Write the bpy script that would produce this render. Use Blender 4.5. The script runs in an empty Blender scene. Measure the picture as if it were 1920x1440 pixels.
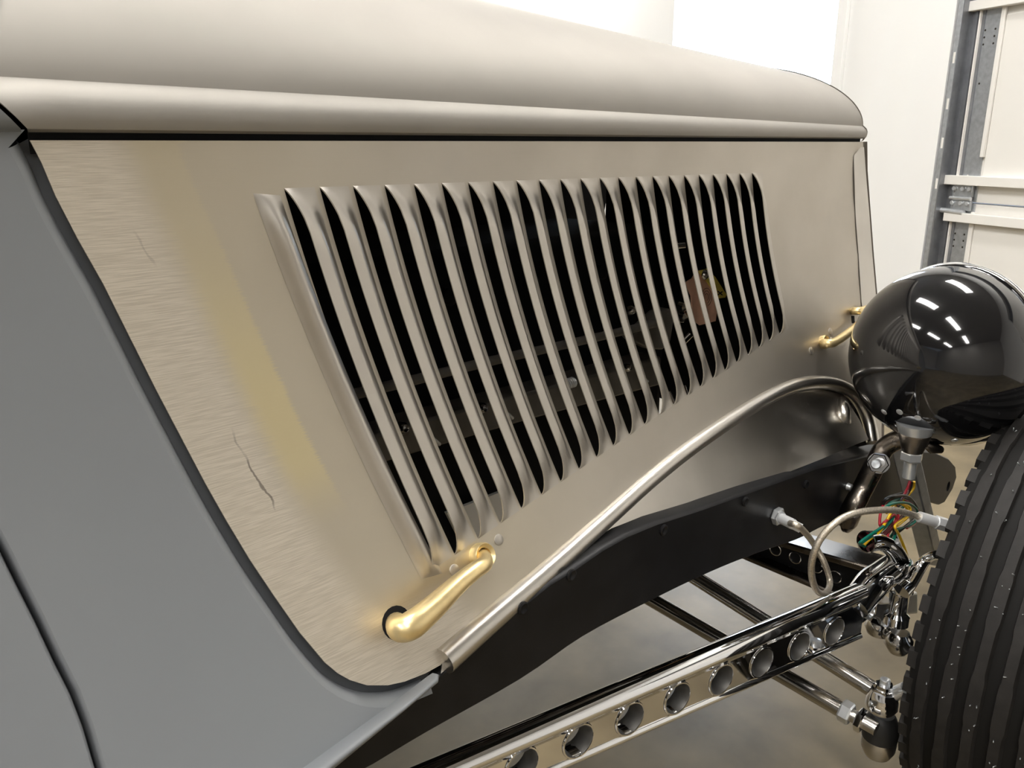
import bpy, bmesh, math, random
from mathutils import Vector as V, Matrix
from mathutils.geometry import delaunay_2d_cdt
random.seed(4)
PI = math.pi
SC = bpy.context.scene
COL = SC.collection

# ------------------------------------------------------------------ camera, light, exposure
H = 1.0                                    # lens height above the floor
AZ, PITCH, FPX = math.radians(45.8), math.radians(16.26), 1550.0
cd = bpy.data.cameras.new('camera'); cam = bpy.data.objects.new('camera', cd); COL.objects.link(cam)
cd.sensor_width = 36; cd.lens = FPX / 1920 * 36; cd.clip_start = 0.02
CAM = V((0, 0, H))
FH = V((math.cos(AZ), math.sin(AZ), 0)); RT = V((math.sin(AZ), -math.cos(AZ), 0))
FW = FH * math.cos(PITCH) - V((0, 0, math.sin(PITCH))); UP = RT.cross(FW)
cam.matrix_world = Matrix.Translation(CAM) @ Matrix((RT, UP, -FW)).transposed().to_4x4()
SC.camera = cam
SC.view_settings.view_transform = 'Standard'; SC.view_settings.look = 'None'
SC.view_settings.gamma = 1; SC.view_settings.use_curve_mapping = False
SC.view_settings.exposure = 0.42
w = bpy.data.worlds.new('world'); SC.world = w; w.use_nodes = True
w.node_tree.nodes['Background'].inputs[0].default_value = (.75, .85, 1, 1)
w.node_tree.nodes['Background'].inputs[1].default_value = 0.35
LAMP = 30.0                                # strength of the shop's strip lights
CEIL = 3.3

# ------------------------------------------------------------------ survey: sight lines from the lens to known planes
def ray(u, v): return FW * FPX + RT * (u - 960) - UP * (v - 720)
def at(u, v, X=None, Y=None, Z=None, zc=None):
    d = ray(u, v)
    if X is not None: s = X / d.x
    elif Y is not None: s = Y / d.y
    elif Z is not None: s = (Z - H) / d.z
    else: s = zc / FPX
    return CAM + d * s
def on(u, v, p, n):
    d = ray(u, v); return CAM + d * ((p - CAM).dot(n) / d.dot(n))
YS, ZS, FL = .61, 1.005, .60               # hood side: seam line, and how it flares out towards the frame
def side(x, z, off=0.0):
    dz = ZS - z
    y = YS - FL * dz * abs(dz)
    n = V((0, -1, 2 * FL * abs(dz))).normalized()
    return V((x, y, z)) + n * off
def on_side(u, v, off=0.0):
    d = ray(u, v); s = .5 / d.y
    for _ in range(40):
        p = CAM + d * s; s = (side(p.x, p.z).y - off) / d.y
    return CAM + d * s
def xz(u, v):
    p = on_side(u, v); return (p.x, p.z)

# ------------------------------------------------------------------ materials
def mat(name, col, metal=0.0, rough=.5, noise=0.0, nscale=12.0, bump=0.0, bscale=200.0, stretch=(1, 1, 1), coat=0.0, rvar=0.0, spec=.5):
    m = bpy.data.materials.new(name); m.use_nodes = True
    nt = m.node_tree; b = nt.nodes['Principled BSDF']
    b.inputs['Base Color'].default_value = (*col, 1); b.inputs['Metallic'].default_value = metal
    b.inputs['Roughness'].default_value = rough; b.inputs['Coat Weight'].default_value = coat
    b.inputs['Coat Roughness'].default_value = .05; b.inputs['Specular IOR Level'].default_value = spec
    tc = nt.nodes.new('ShaderNodeTexCoord')
    if noise or rvar:
        n = nt.nodes.new('ShaderNodeTexNoise'); n.inputs['Scale'].default_value = nscale; n.inputs['Detail'].default_value = 5
        nt.links.new(tc.outputs['Object'], n.inputs['Vector'])
        if noise:
            mx = nt.nodes.new('ShaderNodeMix'); mx.data_type = 'RGBA'
            mr = nt.nodes.new('ShaderNodeMapRange'); mr.inputs[1].default_value = .3; mr.inputs[2].default_value = .7
            nt.links.new(n.outputs['Fac'], mr.inputs[0]); nt.links.new(mr.outputs[0], mx.inputs[0])
            mx.inputs[6].default_value = (*[c * (1 - noise) for c in col], 1); mx.inputs[7].default_value = (*[min(1, c * (1 + noise)) for c in col], 1)
            nt.links.new(mx.outputs[2], b.inputs['Base Color'])
        if rvar:
            r = nt.nodes.new('ShaderNodeMapRange'); r.inputs[1].default_value = .3; r.inputs[2].default_value = .7
            r.inputs[3].default_value = max(.02, rough - rvar); r.inputs[4].default_value = rough + rvar
            nt.links.new(n.outputs['Fac'], r.inputs[0]); nt.links.new(r.outputs[0], b.inputs['Roughness'])
    if bump:
        mp = nt.nodes.new('ShaderNodeMapping'); mp.inputs['Scale'].default_value = stretch
        n2 = nt.nodes.new('ShaderNodeTexNoise'); n2.inputs['Scale'].default_value = bscale; n2.inputs['Detail'].default_value = 3
        bp = nt.nodes.new('ShaderNodeBump'); bp.inputs['Strength'].default_value = bump; bp.inputs['Distance'].default_value = .001
        nt.links.new(tc.outputs['Object'], mp.inputs[0]); nt.links.new(mp.outputs[0], n2.inputs['Vector'])
        nt.links.new(n2.outputs['Fac'], bp.inputs['Height']); nt.links.new(bp.outputs[0], b.inputs['Normal'])
    return m
def emit(name, col, s):
    m = bpy.data.materials.new(name); m.use_nodes = True; b = m.node_tree.nodes['Principled BSDF']
    b.inputs['Base Color'].default_value = (*col, 1)
    b.inputs['Emission Color'].default_value = (*col, 1); b.inputs['Emission Strength'].default_value = s
    return m
M = {}
M['steel'] = mat('bare_steel', (.53, .50, .455), 1, .47, .07, 7, .04, 60, (.4, 1, 9), rvar=.04)
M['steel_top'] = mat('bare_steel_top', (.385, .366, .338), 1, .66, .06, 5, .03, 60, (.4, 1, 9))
M['steel_shiny'] = mat('polished_steel', (.60, .575, .535), 1, .29, .10, 9)
M['steel_dark'] = mat('dark_raw_steel', (.20, .175, .15), 1, .30, .2, 18, rvar=.1)
M['chrome'] = mat('chrome', (.86, .86, .87), 1, .05, rvar=.02, nscale=30)
M['zinc'] = mat('zinc', (.74, .76, .78), .75, .28, .08, 40)
M['groove_shade'] = mat('tyre_rubber_shaded', (.009, .0085, .008), 0, .7, spec=.2)  # rubber darkened to paint the shade between the tread ribs
M['brass'] = mat('gold_zinc', (.86, .68, .36), .85, .33, .18, 45, .08, 160)
M['primer'] = mat('grey_primer', (.186, .197, .211), 0, .45, .03, 6, .02, 900, spec=.5)
M['black'] = mat('satin_black', (.008, .008, .009), 0, .40, .3, 30, .04, 700, spec=.2)
M['gloss'] = mat('gloss_black', (.006, .006, .007), 0, .07, coat=.6)
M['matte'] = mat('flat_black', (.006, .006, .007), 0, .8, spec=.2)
M['rubber'] = mat('tyre_rubber', (.019, .0175, .0165), 0, .62, .25, 60, .15, 300, spec=.3)
M['boot'] = mat('rubber_boot', (.02, .02, .02), 0, .5)
M['primer_shade'] = mat('primer_in_shade', (.055, .060, .068), 0, .5)  # darker copy of the primer, painting shade into the cowl-to-hood gap
M['galv'] = mat('galvanised', (.48, .50, .52), .75, .42, .12, 60)
M['galv_dark'] = mat('galvanised_channel', (.30, .31, .33), .8, .40, .15, 20)
M['white'] = mat('white_door_paint', (.82, .80, .76), 0, .4, .02, 3)
M['wall'] = mat('white_wall_paint', (.88, .88, .87), 0, .6, .01, 2, .05, 200)
M['wall_back'] = mat('grey_wall_paint', (.42, .405, .38), 0, .7, .03, 2)
M['ceil'] = mat('ceiling_paint', (.34, .33, .31), 0, .7, .02, 2)
M['lamp'] = emit('lamp_diffuser', (1.0, .975, .935), LAMP)
M['daylight'] = emit('window_daylight', (.70, .83, 1.0), 9.0)
M['lampcase'] = mat('lamp_case', (.8, .8, .8), 0, .4)
M['hose'] = mat('braided_steel', (.62, .56, .47), .85, .38, .3, 500, .4, 900)
M['alu'] = mat('aluminium', (.80, .81, .82), .45, .38)
M['rod'] = mat('polished_rod', (.62, .60, .57), 1, .15, .06, 20)
M['dull'] = mat('unplated_bore', (.17, .165, .155), .8, .5, .15, 60)
for k, c in dict(red=(.42, .02, .035), green=(.0, .16, .11), yellow=(.85, .52, .01), blackwire=(.01, .01, .01), brown=(.09, .02, .02)).items():
    M[k] = mat('wire_' + k, c, 0, .35)
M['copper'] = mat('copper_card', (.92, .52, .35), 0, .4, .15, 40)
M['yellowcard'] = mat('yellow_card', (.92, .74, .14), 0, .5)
M['ink'] = mat('ink', (.02, .015, .01), 0, .6)
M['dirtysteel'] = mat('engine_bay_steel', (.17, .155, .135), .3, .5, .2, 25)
M['glass'] = mat('lens_glass', (.9, .92, .93), 0, .05)
M['glass'].node_tree.nodes['Principled BSDF'].inputs['Transmission Weight'].default_value = 1

def concrete():
    m = bpy.data.materials.new('sealed_concrete'); m.use_nodes = True; nt = m.node_tree; b = nt.nodes['Principled BSDF']
    tc = nt.nodes.new('ShaderNodeTexCoord')
    n1 = nt.nodes.new('ShaderNodeTexNoise'); n1.inputs['Scale'].default_value = 5; n1.inputs['Detail'].default_value = 7; n1.inputs['Roughness'].default_value = .5
    n2 = nt.nodes.new('ShaderNodeTexNoise'); n2.inputs['Scale'].default_value = 2.2; n2.inputs['Detail'].default_value = 5
    for n in (n1, n2): nt.links.new(tc.outputs['Object'], n.inputs['Vector'])
    r = nt.nodes.new('ShaderNodeValToRGB'); e = r.color_ramp.elements
    e[0].position = .32; e[0].color = (.078, .060, .032, 1); e[1].position = .66; e[1].color = (.275, .218, .130, 1)
    mx = nt.nodes.new('ShaderNodeMath'); mx.operation = 'MULTIPLY_ADD'; mx.inputs[1].default_value = .55
    h = nt.nodes.new('ShaderNodeMath'); h.operation = 'MULTIPLY'; h.inputs[1].default_value = .45
    nt.links.new(n2.outputs['Fac'], h.inputs[0]); nt.links.new(n1.outputs['Fac'], mx.inputs[0]); nt.links.new(h.outputs[0], mx.inputs[2])
    nt.links.new(mx.outputs[0], r.inputs[0]); nt.links.new(r.outputs[0], b.inputs['Base Color'])
    b.inputs['Roughness'].default_value = .40
    b.inputs['Specular IOR Level'].default_value = .32
    return m
M['floor'] = concrete()

def hood_steel():
    """bare sheet steel; the attribute rear_edge (metres from the rear edge) carries the ground-down weld band and its straw heat tint"""
    m = bpy.data.materials.new('hood_side_steel'); m.use_nodes = True; nt = m.node_tree; b = nt.nodes['Principled BSDF']; N = nt.nodes.new; L = nt.links.new
    b.inputs['Metallic'].default_value = 1
    tc = N('ShaderNodeTexCoord'); at_ = N('ShaderNodeAttribute'); at_.attribute_name = 'rear_edge'
    al = N('ShaderNodeAttribute'); al.attribute_name = 'along'
    def noise(scale, detail=5, vec=None, st=None):
        n = N('ShaderNodeTexNoise'); n.inputs['Scale'].default_value = scale; n.inputs['Detail'].default_value = detail
        src = tc.outputs['Object']
        if st:
            mp = N('ShaderNodeMapping'); mp.inputs['Scale'].default_value = st
            if len(st) == 3: L(src, mp.inputs[0]); src = mp.outputs[0]
        L(src, n.inputs['Vector']); return n.outputs['Fac']
    def rng(x, a, b_, c=0.0, d=1.0, smooth=True):
        r = N('ShaderNodeMapRange'); r.interpolation_type = 'SMOOTHSTEP' if smooth else 'LINEAR'
        L(x, r.inputs[0]); r.inputs[1].default_value = a; r.inputs[2].default_value = b_; r.inputs[3].default_value = c; r.inputs[4].default_value = d; return r.outputs[0]
    def math_(op, x, y):
        n = N('ShaderNodeMath'); n.operation = op
        for i, q in enumerate((x, y)):
            if isinstance(q, (int, float)): n.inputs[i].default_value = q
            else: L(q, n.inputs[i])
        return n.outputs[0]
    def mix(f, a, c):
        n = N('ShaderNodeMix'); n.data_type = 'RGBA'; L(f, n.inputs[0])
        for i, q in ((6, a), (7, c)):
            if isinstance(q, tuple): n.inputs[i].default_value = (*q, 1)
            else: L(q, n.inputs[i])
        return n.outputs[2]
    d = at_.outputs['Fac']; s = al.outputs['Fac']
    streak = noise(1.0, 3, st=(45, 45, 1700))
    dd = math_('ADD', d, math_('MULTIPLY', math_('SUBTRACT', streak, .5), .012))
    base = mix(rng(noise(5), .3, .7), (.47, .435, .38), (.545, .51, .455))
    base = mix(math_('MULTIPLY', rng(noise(16, 6), .55, .75), .25), base, (.42, .40, .37))
    base = mix(math_('MULTIPLY', rng(d, .34, .06), .8), base, (.545, .49, .385))
    tint = math_('MULTIPLY', math_('MULTIPLY', rng(dd, .045, .065), rng(dd, .093, .088)), rng(s, .60, .48))
    base = mix(math_('MULTIPLY', tint, rng(s, .06, .40, .22, .9)), base, (.66, .575, .36))
    sand = math_('MULTIPLY', rng(dd, .070, .040), 1.0)
    base = mix(math_('MULTIPLY', sand, .85), base, mix(rng(streak, .35, .65), (.60, .55, .47), (.74, .685, .60)))
    crack = math_('MULTIPLY', rng(math_('ABSOLUTE', math_('SUBTRACT', math_('ADD', d, math_('MULTIPLY', math_('SUBTRACT', noise(40, 3), .5), .016)), .036), 0), .0013, .0005), rng(noise(9, 2), .56, .60))
    base = mix(math_('MULTIPLY', crack, .6), base, (.07, .05, .045))
    L(base, b.inputs['Base Color'])
    ro = math_('ADD', rng(noise(6), .3, .7, .43, .50), math_('MULTIPLY', sand, .08)); L(ro, b.inputs['Roughness'])
    bp = N('ShaderNodeBump'); bp.inputs['Strength'].default_value = .06; bp.inputs['Distance'].default_value = .001
    L(math_('ADD', noise(60, 3, st=(.4, 1, 9)), math_('MULTIPLY', math_('MULTIPLY', streak, sand), 3.0)), bp.inputs['Height']); L(bp.outputs[0], b.inputs['Normal'])
    return m
M['hood'] = hood_steel()

# ------------------------------------------------------------------ mesh helpers
ROOT = None
def link(name, verts, faces, m, parent=None, smooth=True, kind=None, label=None, sharp=None):
    off = ROOT_AT if parent is not None and parent.get('in_car') else V((0, 0, 0))
    me = bpy.data.meshes.new(name); me.from_pydata([tuple(V(p) - off) for p in verts], [], faces); me.update()
    bm = bmesh.new(); bm.from_mesh(me); bmesh.ops.recalc_face_normals(bm, faces=bm.faces); bm.to_mesh(me); bm.free()
    if smooth: me.polygons.foreach_set('use_smooth', [True] * len(me.polygons))
    if sharp: me.set_sharp_from_angle(angle=math.radians(sharp))
    me.materials.append(M[m] if isinstance(m, str) else m)
    o = bpy.data.objects.new(name, me); COL.objects.link(o)
    if parent is not None:
        o.parent = parent
        if parent.get('in_car'): o['in_car'] = 1
    if kind: o['kind'] = kind
    if label: o['label'] = label
    return o
def catmull(pts, n=8, closed=False):
    pts = [V(p) for p in pts]; out = []
    N = len(pts)
    for i in range(N if closed else N - 1):
        g = lambda k: pts[k % N] if closed else pts[max(0, min(N - 1, k))]
        p0, p1, p2, p3 = g(i - 1), g(i), g(i + 1), g(i + 2)
        for j in range(n):
            t = j / n
            out.append(.5 * ((2 * p1) + (p2 - p0) * t + (2 * p0 - 5 * p1 + 4 * p2 - p3) * t * t + (3 * p1 - p0 - 3 * p2 + p3) * t ** 3))
    if not closed: out.append(pts[-1].copy())
    return out
def lerp_list(vals, n):
    out = []
    for i in range(n):
        t = i / max(1, n - 1) * (len(vals) - 1); k = min(int(t), len(vals) - 2) if len(vals) > 1 else 0
        out.append(vals[k] + (vals[k + 1] - vals[k]) * (t - k) if len(vals) > 1 else vals[0])
    return out
def tube_geo(pts, rad, seg=12, cap=True, hollow=False):
    pts = [V(p) for p in pts]; n = len(pts)
    rads = rad if isinstance(rad, list) and len(rad) == n else lerp_list(rad if isinstance(rad, list) else [rad], n)
    vs, fs = [], []
    t0 = (pts[1] - pts[0]).normalized(); a = V((0, 0, 1)) if abs(t0.z) < .9 else V((1, 0, 0)); nrm = t0.cross(a).normalized()
    for i, p in enumerate(pts):
        t = (pts[min(i + 1, n - 1)] - pts[max(i - 1, 0)]).normalized()
        nrm = (nrm - t * nrm.dot(t)).normalized(); b = t.cross(nrm)
        for k in range(seg):
            an = 2 * PI * k / seg; vs.append(p + (nrm * math.cos(an) + b * math.sin(an)) * rads[i])
    for i in range(n - 1):
        for k in range(seg):
            fs.append((i * seg + k, i * seg + (k + 1) % seg, (i + 1) * seg + (k + 1) % seg, (i + 1) * seg + k))
    if cap: fs.append(tuple(range(seg - 1, -1, -1))); fs.append(tuple(range((n - 1) * seg, n * seg)))
    return vs, fs
def tube(name, pts, rad, m, parent, seg=12, smooth_n=0, cap=True, label=None):
    if smooth_n: pts = catmull(pts, smooth_n)
    vs, fs = tube_geo(pts, rad, seg, cap)
    return link(name, vs, fs, m, parent, label=label, sharp=50)
def frame(axis):
    z = V(axis).normalized(); a = V((0, 0, 1)) if abs(z.z) < .95 else V((1, 0, 0)); x = a.cross(z).normalized(); return x, z.cross(x), z
def lathe_geo(o, axis, prof, seg=32, phase=0.0, closed=False):
    """prof: (distance along axis, radius)"""
    x, y, z = frame(axis); vs, fs = [], []; o = V(o)
    for d, r in prof:
        for k in range(seg):
            a = 2 * PI * k / seg + phase; vs.append(o + z * d + (x * math.cos(a) + y * math.sin(a)) * max(r, 1e-5))
    n = len(prof)
    for i in range(n if closed else n - 1):
        j = (i + 1) % n
        for k in range(seg): fs.append((i * seg + k, i * seg + (k + 1) % seg, j * seg + (k + 1) % seg, j * seg + k))
    if not closed:
        fs.append(tuple(range(seg))); fs.append(tuple(range((n - 1) * seg, n * seg)))
    return vs, fs
def lathe(name, o, axis, prof, m, parent, seg=32, sharp=40, phase=0.0, label=None, closed=False):
    vs, fs = lathe_geo(o, axis, prof, seg, phase, closed); return link(name, vs, fs, m, parent, sharp=sharp, label=label)
def hexnut(name, o, axis, r, h, m, parent, phase=0.0, label=None):
    return lathe(name, o, axis, [(0, r * .9), (h * .15, r), (h * .85, r), (h, r * .9)], m, parent, seg=6, sharp=20, phase=phase, label=label)
def prism(name, pts, ext, m, parent, bev=0.0, label=None, seg=2, kind=None):
    pts = [V(p) for p in pts]; e = V(ext); n = len(pts)
    vs = pts + [p + e for p in pts]
    fs = [tuple(range(n)), tuple(range(2 * n - 1, n - 1, -1))] + [(i, (i + 1) % n, n + (i + 1) % n, n + i) for i in range(n)]
    o = link(name, vs, fs, m, parent, smooth=bool(bev), label=label, kind=kind)
    if bev:
        b = o.modifiers.new('bevel', 'BEVEL'); b.width = bev; b.segments = seg; b.limit_method = 'ANGLE'; b.angle_limit = .6; o.data.set_sharp_from_angle(angle=.9)
    return o
def box(name, lo, hi, m, parent=None, bev=0.0, kind=None, label=None):
    (a, b, c), (d, e, f) = lo, hi
    return prism(name, [(a, b, c), (d, b, c), (d, e, c), (a, e, c)], (0, 0, f - c), m, parent, bev, kind=kind, label=label)
def inside(p, poly):
    x, y = p; c = False; n = len(poly)
    for i in range(n):
        x1, y1 = poly[i]; x2, y2 = poly[i - 1]
        if (y1 > y) != (y2 > y) and x < (x2 - x1) * (y - y1) / (y2 - y1) + x1: c = not c
    return c
def seg_dist(p, a, b):
    ax, ay = a; bx, by = b; px, py = p; dx, dy = bx - ax, by - ay; L2 = dx * dx + dy * dy
    t = max(0, min(1, ((px - ax) * dx + (py - ay) * dy) / L2)) if L2 else 0
    return math.hypot(px - ax - dx * t, py - ay - dy * t)
def poly_dist(p, pl): return min(seg_dist(p, pl[i], pl[i + 1]) for i in range(len(pl) - 1))
def cdt(outer, holes=(), step=None, margin=.006):
    """triangulate a plane outline with holes, with a grid of inner points"""
    pts, edges = [], []
    for loop in [outer, *holes]:
        b = len(pts); pts += [V(p) for p in loop]; edges += [(b + i, b + (i + 1) % len(loop)) for i in range(len(loop))]
    if step:
        xs = [p[0] for p in outer]; ys = [p[1] for p in outer]
        loops = [l + [l[0]] for l in map(list, [outer, *holes])]
        x = min(xs)
        while x < max(xs):
            y = min(ys)
            while y < max(ys):
                q = (x + random.uniform(-.1, .1) * step, y + random.uniform(-.1, .1) * step)
                if inside(q, outer) and not any(inside(q, h) for h in holes) and min(poly_dist(q, l) for l in loops) > margin: pts.append(V(q))
                y += step
            x += step
    vo, eo, fo, *_ = delaunay_2d_cdt(pts, edges, [], 0, 1e-6)
    fo2 = []
    for f in fo:
        c = sum((vo[i] for i in f), V((0, 0))) / len(f)
        if inside(c, outer) and not any(inside(c, h) for h in holes): fo2.append(tuple(f))
    return vo, fo2
def solid(o, t, offset=-1):
    s = o.modifiers.new('sheet', 'SOLIDIFY'); s.thickness = t; s.offset = offset
    e = o.modifiers.new('edges', 'EDGE_SPLIT'); e.split_angle = math.radians(42); return o
def facing(o, d):
    """turn a sheet's faces towards d"""
    me = o.data; s = sum((p.normal.dot(d) * p.area for p in me.polygons))
    if s < 0: me.flip_normals()
    return o

# ------------------------------------------------------------------ the setting
def struct(o): o['kind'] = 'structure'; return o
WD = V((.413, .911, 0)).normalized()                    # run of the front (door) wall
DQ = at(1765, 268, zc=3.28); DQ.z = 0                   # where the door track stands
WN = V((WD.y, -WD.x, 0));                               # out of the shop
if WN.dot(DQ) < 0: WN = -WN
def wp(a, z, dep=0.0): return DQ - WD * a + WN * dep + V((0, 0, z))   # a: metres to the right of the track, dep: behind the wall's face
def wa(u, v, dep=0.0):
    p = on(u, v, DQ + WN * dep, WN); return (p - DQ).dot(-WD), p.z
link('floor', [(-6, -5, 0), (8, -5, 0), (8, 9, 0), (-6, 9, 0)], [(0, 1, 2, 3)], 'floor', smooth=False, kind='structure')
link('ceiling', [(-6, -5, CEIL), (8, -5, CEIL), (8, 9, CEIL), (-6, 9, CEIL)], [(3, 2, 1, 0)], 'ceil', smooth=False, kind='structure')
prism('wall_front', [wp(-.02, 0), wp(-7, 0), wp(-7, 0, .15), wp(-.02, 0, .15)], (0, 0, CEIL), 'wall', None, kind='structure')
fr = [wp(3.3, 0), wp(7, 0), wp(7, 0, .15), wp(3.3, 0, .15)]
wfr = prism('wall_front_right', fr, (0, 0, CEIL), 'wall', None, kind='structure')
prism('wall_front_header', [wp(-.02, 2.6), wp(3.3, 2.6), wp(3.3, 2.6, .15), wp(-.02, 2.6, .15)], (0, 0, CEIL - 2.6), 'wall', None, kind='structure')
FL_ = wp(-6.3, 0)                                       # far side wall square to the door wall
prism('wall_left', [FL_, FL_ - WN * 12, FL_ - WN * 12 + WD * .15, FL_ + WD * .15], (0, 0, CEIL), 'wall', None, kind='structure')
BR = wp(6.5, 0)
prism('wall_right', [BR, BR - WN * 12, BR - WN * 12 - WD * .15, BR - WD * .15], (0, 0, CEIL), 'wall_back', None, kind='structure')
BB = wp(7, 0) - WN * 9
prism('wall_back', [BB, BB + WD * 14, BB + WD * 14 - WN * .15, BB - WN * .15], (0, 0, CEIL), 'wall_back', None, kind='structure')

# sectional garage door
door = bpy.data.objects.new('door_1', None); COL.objects.link(door); door['kind'] = 'structure'
def wbox(name, a0, a1, z0, z1, d0, d1, m, bev=0.0, parent=None, label=None):
    return prism(name, [wp(a0, z0, d0), wp(a1, z0, d0), wp(a1, z0, d1), wp(a0, z0, d1)], (0, 0, z1 - z0), m, parent or door, bev, label=label)
zs = [-.02 + .0] ; zj = [wa(1850, 385)[1]]              # joint between two sections
J = zj[0]; SH = wa(1850, -14)[1] - J
a_st0 = wa(1789, 268)[0]; a_st1 = a_st0 + .095
for k in range(-2, 3):
    z0, z1 = J + k * SH + .003, J + (k + 1) * SH - .003
    if z0 < 0: z0 = .01
    if z1 > 2.7 or z1 < z0 + .1: continue
    s = wbox('door_section', a_st0, a_st0 + 3.2, z0, z1, .055, .10, 'white', .002)
    for i in range(6):                                   # raised pressed panel on each section
        aa = a_st1 + .012 + i * .54
        r = wbox('pressed_panel', aa, aa + .49, z0 + .075, z1 - .075, .047, .056, 'white', .004, s)
    # steel end stile with its returned lip
    wbox('end_stile', a_st0, a_st1, z0 + .002, z1 - .002, .050, .0545, 'galv', .0008, s)
    wbox('stile_lip', a_st0 - .002, a_st0 + .004, z0 + .002, z1 - .002, .036, .052, 'white', .0008, s)
    wbox('stile_flange', a_st1 - .006, a_st1 + .012, z0 + .17, z1 - .03, .040, .0502, 'white', .002, s)
    for zz, aoff in ((z1 - .12, .022), (z1 - .145, .022), (z1 - .17, .022), (z1 - .12, .066), (z1 - .145, .066), (z1 - .17, .066), (z0 + .10, .04), (z0 + .44, .03)):
        lathe('stile_hole', wp(a_st0 + aoff, zz, .0502), -WN, [(0, .004), (.0006, .004)], 'ink' if zz > z0 + .2 else 'white', s, 10)
for v0, nm in ((338, 'strut'), (408, 'strut'), (16, 'strut')):     # horizontal stiffening struts
    z = wa(1800, v0, .03)[1]; a0 = wa(1768 if v0 > 100 else 1808, v0, .02)[0]
    vs = [wp(a0, z - .018, .02), wp(a0, z + .018, .02), wp(a0, z + .018, .05), wp(a0, z + .012, .05), wp(a0, z + .012, .026), wp(a0, z - .012, .026), wp(a0, z - .012, .05), wp(a0, z - .018, .05)]
    prism('strut', vs, -WD * 3.1, 'white', door, .002)
hz = wa(1805, 372, .04)[1]; ha = wa(1803, 372, .04)[0]
for i, (z0, z1) in enumerate(((hz + .006, hz + .052), (hz - .046, hz - .006))):
    p = wbox('hinge_leaf', ha - .045, ha + .048, z0, z1, .036, .048, 'galv', .002)
    for s_ in (-.035, .005, .036):
        hexnut('hinge_screw', wp(ha + s_, (z0 + z1) / 2 + .008, .036), -WN, .009, .008, 'zinc', p)
tube('hinge_pin', [wp(ha - .05, hz, .033), wp(ha + .05, hz, .033)], .007, 'zinc', door)
rl = tube('roller_stem', [wp(ha - .095, hz - .05, .028), wp(ha + .03, hz - .055, .028)], .011, 'zinc', door)
lathe('roller', wp(ha - .105, hz - .05, .028), -WD, [(0, .022), (.004, .026), (.014, .026), (.018, .022)], 'black', door, 20)
tr = wbox('trim_1', -.004, .018, 0, 2.75, -.005, .0, 'galv', .001, parent=door); tr.parent = None; tr['kind'] = 'structure'; tr.name = 'trim_1'
tr2 = prism('track_channel', [wp(.018, 0, -.004), wp(.018, 0, .052), wp(.078, 0, .052), wp(.078, 0, .046), wp(.022, 0, .046), wp(.022, 0, -.004)], (0, 0, 2.75), 'galv_dark', tr)
prism('track_lip', [wp(.04, 0, .040), wp(.05, 0, .040), wp(.05, 0, .0465), wp(.04, 0, .0465)], (0, 0, 2.75), 'galv_dark', tr)
for v_ in (110, 195, 268, 345):
    z = wa(1775, v_, .0)[1]
    wbox('track_slot', .004, .014, z - .02, z + .02, -.0056, -.0049, 'white', parent=tr)
# strip lights the headlight bowl mirrors, and added ones to brighten the walls
def lamp(name, c, d, ln, label, grp='shop strip lights above the car'):
    root = bpy.data.objects.new(name, None); COL.objects.link(root); root.location = (c[0], c[1], CEIL)
    root['label'] = label; root['category'] = 'light'; root['group'] = grp
    d = V(d).normalized(); s = V((-d.y, d.x, 0)) * .15
    def bx(n, k, z0, z1, m, l):
        e = d * l / 2; ss = s * k
        prism(n, [-e - ss + V((0, 0, z0)), e - ss + V((0, 0, z0)), e + ss + V((0, 0, z0)), -e + ss + V((0, 0, z0))], (0, 0, z1 - z0), m, root, .004)
    bx('lamp_case', 1.0, -.07, -.001, 'lampcase', ln); bx('diffuser', .92, -.10, -.071, 'lamp', ln * .98)
LD = V((.55, .835, 0)).normalized(); LP = V((LD.y, -LD.x, 0))
ROWS = (((-.5, -.45), 0, 'white strip light on the ceiling straight above the lens'), ((-.5, -.45), 1, 'white strip light on the ceiling above the hood'), ((-.5, -.45), -1, 'white strip light on the ceiling behind the lens'), ((-.5, -.45), 2, 'white strip light on the ceiling nearest the far side wall'),
        ((-2.5, .4), 0, 'white strip light in the back row, level with the cowl'), ((-2.5, .4), 1, 'white strip light in the back row beyond the car'), ((-2.5, .4), -1, 'white strip light in the back row on the near side'), (tuple((DQ + WD * 3.6 - WN * .6).xy), 0, 'added strip light brightening the door wall beyond the window'), (tuple((DQ + WD * 5.0 - WN * .7).xy), 0, 'added strip light brightening the door wall in the far corner'), (tuple((DQ - WD * 1.2 - WN * .9).xy), 0, 'added strip light brightening the wall at the garage door'), (tuple((FL_ - WN * 2.2 - WD * .8).xy), 0, 'added strip light brightening the far side wall'))  # last four lamps are added to brighten the white walls
for (cx, cy), k, lab in ROWS:
    c = V((cx, cy, 0)) + LD * (2.1 * k); lamp('strip_light', c, LD, 1.25, lab)
# daylight window in the door wall, behind the hood
win = bpy.data.objects.new('window_1', None); COL.objects.link(win); win['kind'] = 'structure'
wbox('window_pane', -2.1, -.66, .95, 1.95, -.004, .0, 'daylight', parent=win)
for a0, a1, z0, z1 in ((-2.16, -2.1, .89, 2.01), (-.66, -.60, .89, 2.01), (-2.1, -.66, .89, .95), (-2.1, -.66, 1.95, 2.01)):
    wbox('window_frame', a0, a1, z0, z1, -.02, .0, 'wall', .003, win)

# ------------------------------------------------------------------ the car
car = bpy.data.objects.new('hot_rod', None); COL.objects.link(car); car['in_car'] = 1
ROOT_AT = V((.9, .9, 0)); car.location = ROOT_AT
car['label'] = 'unfinished hot rod with bare steel louvred hood, grey primer body and chrome front end'; car['category'] = 'car'

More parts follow.
